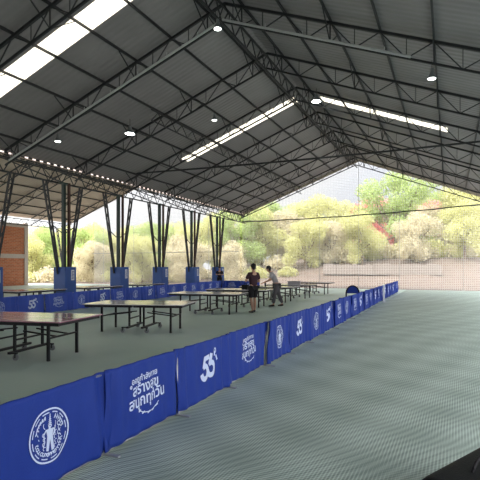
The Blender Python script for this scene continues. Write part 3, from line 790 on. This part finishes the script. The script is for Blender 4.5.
# ------------------------------------------------------------------ brick building at the left
w = MB(); w.box(-37.3, -37.0, 22.0, 33.5, 0, 5.75); struct('wall_left', w, M['brick'])
w = MB(); w.box(-37.0, -36.94, 22.0, 33.5, 2.55, 2.95); w.box(-37.0, -36.93, 22.0, 33.5, 5.45, 5.8); w.box(-37.34, -36.92, 33.5, 33.9, 0, 5.9); struct('trim_4', w, M['render_band'])

# ------------------------------------------------------------------ far end: net, posts, cable
def strand_net(name, x0, x1, top, label, base=0.0, sp=0.13, w=0.016):  # pale cords set close so the net doubles as a veil of haze
    m_ = MB(); y = Y1-0.25
    x = x0
    while x < x1:
        m_.box(x-w/2, x+w/2, y-w/2, y+w/2, base, top(x)-0.25); x += sp
    z = base+0.1
    while z < 10.3:
        xs = [x for x in (x0+0.1*k for k in range(int((x1-x0)/0.1))) if top(x)-0.25 > z]
        if xs: m_.box(xs[0], xs[-1], y-w/2, y+w/2, z-w/2, z+w/2)
        z += sp
    return tag(m_.build(name, M['net']), label, 'net')
strand_net('safety_net', XE+0.1, XW-0.1, rz_, 'pale fine mesh net closing the far gable end of the main hall')
strand_net('safety_net', NX1+3.6, NX0-0.3, nz_, 'pale mesh net closing the far gable of the side hall beyond the columns')
def gable_post(x, top, lab):
    b = MB(); b.tube((0,0,0.02), (0,0,top), 0.016, 8); b.lathe((0,0,0), [(0.09,0),(0.09,0.02)], 12)
    o = b.build('net_post', M['conduit']); o.location = (x, Y1-0.45, 0); tag(o, lab, 'post', 'net posts at the far gable')
gable_post(XR+0.05, 10.2, 'thin net post under the gable peak')
for x, l in ((-3.6, 'thin net post just right of the far end of the front barriers'), (0.9, 'thin net post nearest the right edge of the photo'), (-9.9, 'thin net post between the people and the gable peak'), (-13.6, 'thin net post left of the people'),
             (-20.2, 'thin net post seen between the farthest columns'), (-24.0, 'thin net post seen between the middle columns'), (-28.5, 'thin net post seen beside the largest padding'), (-32.2, 'thin net post near the brick wall')):
    gable_post(x, 5.7, l)
c = MB(); y = Y1-0.55; n = 30
pts = [Vector((XE+0.1+(XW-XE-0.2)*k/n, y, 5.72+0.65*(k/n)**2.2+0.02*math.sin(k*1.3))) for k in range(n+1)]
for k in range(n): c.tube(pts[k], pts[k+1], 0.045, 8, cap=False)
tag(c.build('cable', M['cable'], smooth=True), 'thick dark cable slung across the far gable opening', 'cable')
c = MB(); c.tube((XE-0.2, y, 3.1), (NX1+3.6, y, 3.1), 0.03, 8); tag(c.build('rail', M['conduit']), 'thin horizontal rail across the side hall opening', 'rail')

# ------------------------------------------------------------------ outside ground, bank, trees
g = MB(); nx, ny = 60, 40; v = []
for j in range(ny+1):
    for i in range(nx+1):
        x = -120+200*i/nx; yy = 38.6+92*(j/ny)**1.3
        k = max(0, min(1, (yy-48)/14)); k = k*k*(3-2*k)
        rise = 3.0*k*(0.35+0.65*max(0, min(1, (x+34)/14)))
        z = -0.12+rise+0.35*noise.noise(Vector((x*0.15, yy*0.15, 0)))*min(1, (yy-38.6)/6)
        v.append((x, yy, z))
g.v = v
for j in range(ny):
    for i in range(nx):
        a = j*(nx+1)+i; g.f.append((a, a+1, a+nx+2, a+nx+1))
o = g.build('dirt_bank', M['bank'], smooth=True); tag(o, 'dry tan earth ground rising to a bank behind the hall', 'ground'); o['kind'] = 'structure'
g = MB(); g.box(-120, -37.4, -40, 38.6, -0.2, -0.06); g.box(9.0, 60, -40, 38.6, -0.2, -0.06); g.box(-37.4, 9.0, -40, Y0, -0.2, -0.06)
o = g.build('ground', M['ground']); o['kind'] = 'structure'; o['label'] = 'unseen ground around the halls, paled to bounce light'
# low stone wall on the bank
r = random.Random(5); b = MB()
for k in range(34):
    x = -13+k*0.36; b.box(x, x+0.361, 53.0+r.uniform(-0.05,0.05), 53.4, 0.9, 2.0+r.uniform(-0.08,0.08))
tag(b.build('stone_wall', M['stone']), 'low pale stone wall at the foot of the bank behind the hall', 'wall')

def foliage_mesh(seed, n, blobs, size, m):
    r = random.Random(seed); v = []; f = []
    tot = sum(b[3]*b[3] for b in blobs)
    for (bx, by, bz, br) in blobs:
        for _ in range(int(n*br*br/tot)):
            d = Vector((r.gauss(0,1), r.gauss(0,1), r.gauss(0,1))).normalized()*br*(r.random()**0.4)
            c = Vector((bx, by, bz))+Vector((d.x, d.y, d.z*0.85))
            s = size*r.uniform(0.6, 1.4)
            a = Euler((r.uniform(0,6.28), r.uniform(0,6.28), r.uniform(0,6.28))).to_matrix()
            k = len(v)
            for p in ((-1,0,0),(0,-0.5,0.1),(1,0,0),(0,0.5,0.1)): v.append(tuple(c+a@Vector(p)*s))
            f.append((k, k+1, k+2, k+3))
    me = bpy.data.meshes.new('foliage'); me.from_pydata(v, [], f); me.materials.append(m); return me
def trunk_mesh(seed, blobs):
    r = random.Random(seed+50); m_ = MB(); base = Vector((0,0,-0.5)); fork = Vector((r.uniform(-.2,.2), 0, 2.2))
    m_.tube(base, fork, 0.22, 9, 0.15)
    for (bx, by, bz, br) in blobs:
        mid = fork.lerp(Vector((bx,by,bz)), 0.5)+Vector((r.uniform(-.3,.3), r.uniform(-.3,.3), 0))
        m_.tube(fork, mid, 0.11, 7, 0.07); m_.tube(mid, (bx,by,bz+br*0.3), 0.07, 7, 0.02)
    return m_.mesh('trunk', M['bark'])
TP = []
for s, (mm, hgt, spread) in enumerate([('leaf_yellow', 8, 2.6), ('leaf_green', 9, 2.8), ('leaf_pale', 7, 2.4), ('leaf_pink', 5, 1.2)]):
    r = random.Random(s*3+1)
    bl = [(r.uniform(-spread, spread), r.uniform(-spread*.7, spread*.7), hgt*r.uniform(0.10, 0.85), r.uniform(1.0, 1.8)) for _ in range(17)]+[(0, 0, hgt*0.85, 1.4)]
    TP.append((foliage_mesh(s, 13000, bl, 0.12, M[mm]), trunk_mesh(s, bl)))
r = random.Random(11)
kindname = ['yellow-green', 'fresh green', 'haze-pale', 'pink-flowering']
def groundz(x, yy):
    k = max(0, min(1, (yy-48)/14)); k = k*k*(3-2*k)
    return -0.12+3.0*k*(0.35+0.65*max(0, min(1, (x+34)/14)))
CTH, STH = 0.9162, 0.4008
def tree(u, dist, kind, h, where):
    t = (u-240)/480.0; x = dist*(CTH*t-STH); y = dist*(STH*t+CTH)
    e = empty('tree', (x, y, groundz(x, y)), r.uniform(0, 6.28)); e.scale = (h*r.uniform(0.9,1.15), h, h)
    for nm, me in (('foliage', TP[kind][0]), ('trunk', TP[kind][1])):
        o = bpy.data.objects.new(nm, me); COL.objects.link(o); o.parent = e
    tag(e, f'{kindname[kind]} tree, {where}', 'tree', 'trees behind the hall')
TREES = [(395, 62, 1, 1.28, 'tallest, right of the gable peak'), (318, 66, 0, 1.12, 'left of and below the gable peak'), (345, 74, 0, 1.15, 'straight below the gable peak'), (377, 72, 3, 1.75, 'left of the tallest tree'),
         (434, 74, 3, 1.7, 'right of the tallest tree'), (455, 63, 2, 1.2, 'near the right edge of the photo'), (478, 60, 0, 1.25, 'at the right edge of the photo'), (500, 66, 1, 1.2, 'just past the right edge of the photo'), (420, 70, 2, 1.1, 'behind the tallest one on its right'),
         (288, 64, 2, 0.95, 'above the person in grey'), (262, 62, 0, 0.98, 'above the person in maroon'), (240, 60, 1, 0.95, 'just right of the farthest column'), (226, 66, 0, 1.0, 'at the farthest column'),
         (200, 64, 0, 0.85, 'between the last two columns'), (178, 62, 2, 0.8, 'between third and fourth full column'), (150, 66, 1, 0.85, 'left of the third full column'), (135, 60, 0, 0.75, 'right of the second full column'),
         (104, 64, 0, 0.8, 'left of the second full column'), (84, 62, 1, 0.8, 'right of the first full column'), (45, 66, 1, 0.85, 'between brick wall and first full column'), (32, 60, 0, 0.75, 'right beside the brick wall'), (5, 70, 1, 0.9, 'behind the brick wall'),
         (355, 82, 1, 1.0, 'far back below the gable peak'), (300, 80, 2, 1.1, 'far back above the farthest tables'), (212, 82, 1, 1.05, 'far back at the farthest padding'), (120, 82, 2, 1.0, 'far back at the second full column'), (65, 82, 0, 1.0, 'far back at the largest padding'),
         (166, 84, 0, 1.0, 'far back at the third full column'), (440, 76, 1, 1.25, 'far back near the right edge'), (400, 86, 0, 1.1, 'far back behind the tallest tree')]
TREES += [(272, 76, 1, 1.15, 'far back above the two people'), (330, 58, 2, 0.75, 'low, below left of the gable peak'), (362, 56, 0, 0.8, 'low and nearest, below the gable peak'), (415, 55, 2, 0.8, 'low and nearest, right of the tallest tree'),
          (465, 54, 0, 0.85, 'low and nearest, near the right edge'), (305, 57, 0, 0.75, 'low, above the farthest tables'), (250, 76, 2, 1.1, 'far back above the person in maroon'), (190, 56, 2, 0.7, 'low, beside the fourth full column'),
          (92, 56, 2, 0.7, 'low, between the first two full columns'), (142, 57, 0, 0.7, 'low, between the second and third full columns'), (35, 80, 2, 1.1, 'far back beside the brick wall'), (232, 57, 2, 0.65, 'low, right of the farthest padding'),
          (183, 82, 0, 1.1, 'far back between third and fourth full columns'), (92, 84, 0, 1.1, 'far back between the first two full columns'), (145, 82, 0, 1.05, 'far back between second and third full columns'), (478, 80, 2, 1.3, 'far back at the right edge')]
for T_ in TREES: tree(*T_)
# bushes on the bank
BM_ = [foliage_mesh(70+s, 900, [(0,0,0.5,0.8), (0.7,0.2,0.4,0.6), (-0.6,-0.1,0.4,0.6)], 0.10, M[k]) for s, k in enumerate(('leaf_pale', 'leaf_yellow'))]
for i in range(26):
    u = 14+i*18.5+r.uniform(-6, 6); d = r.uniform(55, 60); t = (u-240)/480; x = d*(CTH*t-STH); y = d*(STH*t+CTH)
    o = bpy.data.objects.new('bush', BM_[i % 2]); COL.objects.link(o); o.location = (x, y, groundz(x, y)-0.1); s = r.uniform(1.0, 1.9); o.scale = (s, s, s*r.uniform(0.8, 1.1))
    tag(o, f'{["pale dry", "yellow-green"][i % 2]} bush low behind the hall, {ORD[i+1]} of the line from left', 'bush', 'bushes on the bank')

# ------------------------------------------------------------------ light
W = bpy.data.worlds.new('sky'); sc.world = W; W.use_nodes = True
nt = W.node_tree; bgd = nt.nodes['Background']
tc = nt.nodes.new('ShaderNodeTexCoord'); n_ = nt.nodes.new('ShaderNodeTexNoise'); n_.inputs['Scale'].default_value = 2.5; n_.inputs['Detail'].default_value = 5
rp = nt.nodes.new('ShaderNodeValToRGB'); rp.color_ramp.elements[0].color = (0.80, 0.84, 0.95, 1); rp.color_ramp.elements[1].color = (1.0, 1.0, 1.0, 1)
rp.color_ramp.elements[0].position = 0.35; rp.color_ramp.elements[1].position = 0.6
nt.links.new(tc.outputs['Generated'], n_.inputs['Vector']); nt.links.new(n_.outputs['Fac'], rp.inputs['Fac']); nt.links.new(rp.outputs['Color'], bgd.inputs['Color'])
# overcast sky: dim near the horizon, bright overhead
sx = nt.nodes.new('ShaderNodeSeparateXYZ'); nt.links.new(tc.outputs['Generated'], sx.inputs[0])
mr = nt.nodes.new('ShaderNodeMapRange'); mr.inputs['From Min'].default_value = 0.08; mr.inputs['From Max'].default_value = 0.8
mr.inputs['To Min'].default_value = 0.78; mr.inputs['To Max'].default_value = 1.8
nt.links.new(sx.outputs['Z'], mr.inputs['Value'])
# and brighter on the side of the sun (behind the camera) than opposite it
my = nt.nodes.new('ShaderNodeMapRange'); my.inputs['From Min'].default_value = -1.0; my.inputs['From Max'].default_value = 1.0
my.inputs['To Min'].default_value = 1.6; my.inputs['To Max'].default_value = 0.42
nt.links.new(sx.outputs['Y'], my.inputs['Value'])
mm_ = nt.nodes.new('ShaderNodeMath'); mm_.operation = 'MULTIPLY'
nt.links.new(mr.outputs['Result'], mm_.inputs[0]); nt.links.new(my.outputs['Result'], mm_.inputs[1]); nt.links.new(mm_.outputs[0], bgd.inputs['Strength'])
sd = bpy.data.lights.new('sun', 'SUN'); sd.energy = 1.5; sd.angle = 0.03; sd.color = (1.0, 0.95, 0.86)
so = bpy.data.objects.new('sun', sd); COL.objects.link(so)
so.rotation_euler = Vector((-0.32, -0.5, 0.80)).to_track_quat('Z', 'Y').to_euler()

# ------------------------------------------------------------------ camera
cd = bpy.data.cameras.new('camera'); cd.sensor_width = 36; cd.lens = 36; cd.shift_y = 27/480; cd.clip_end = 400
co = bpy.data.objects.new('camera', cd); COL.objects.link(co); co.location = (0, 0, 1.73); co.rotation_euler = (PI/2, 0, math.radians(23.63))
sc.camera = co
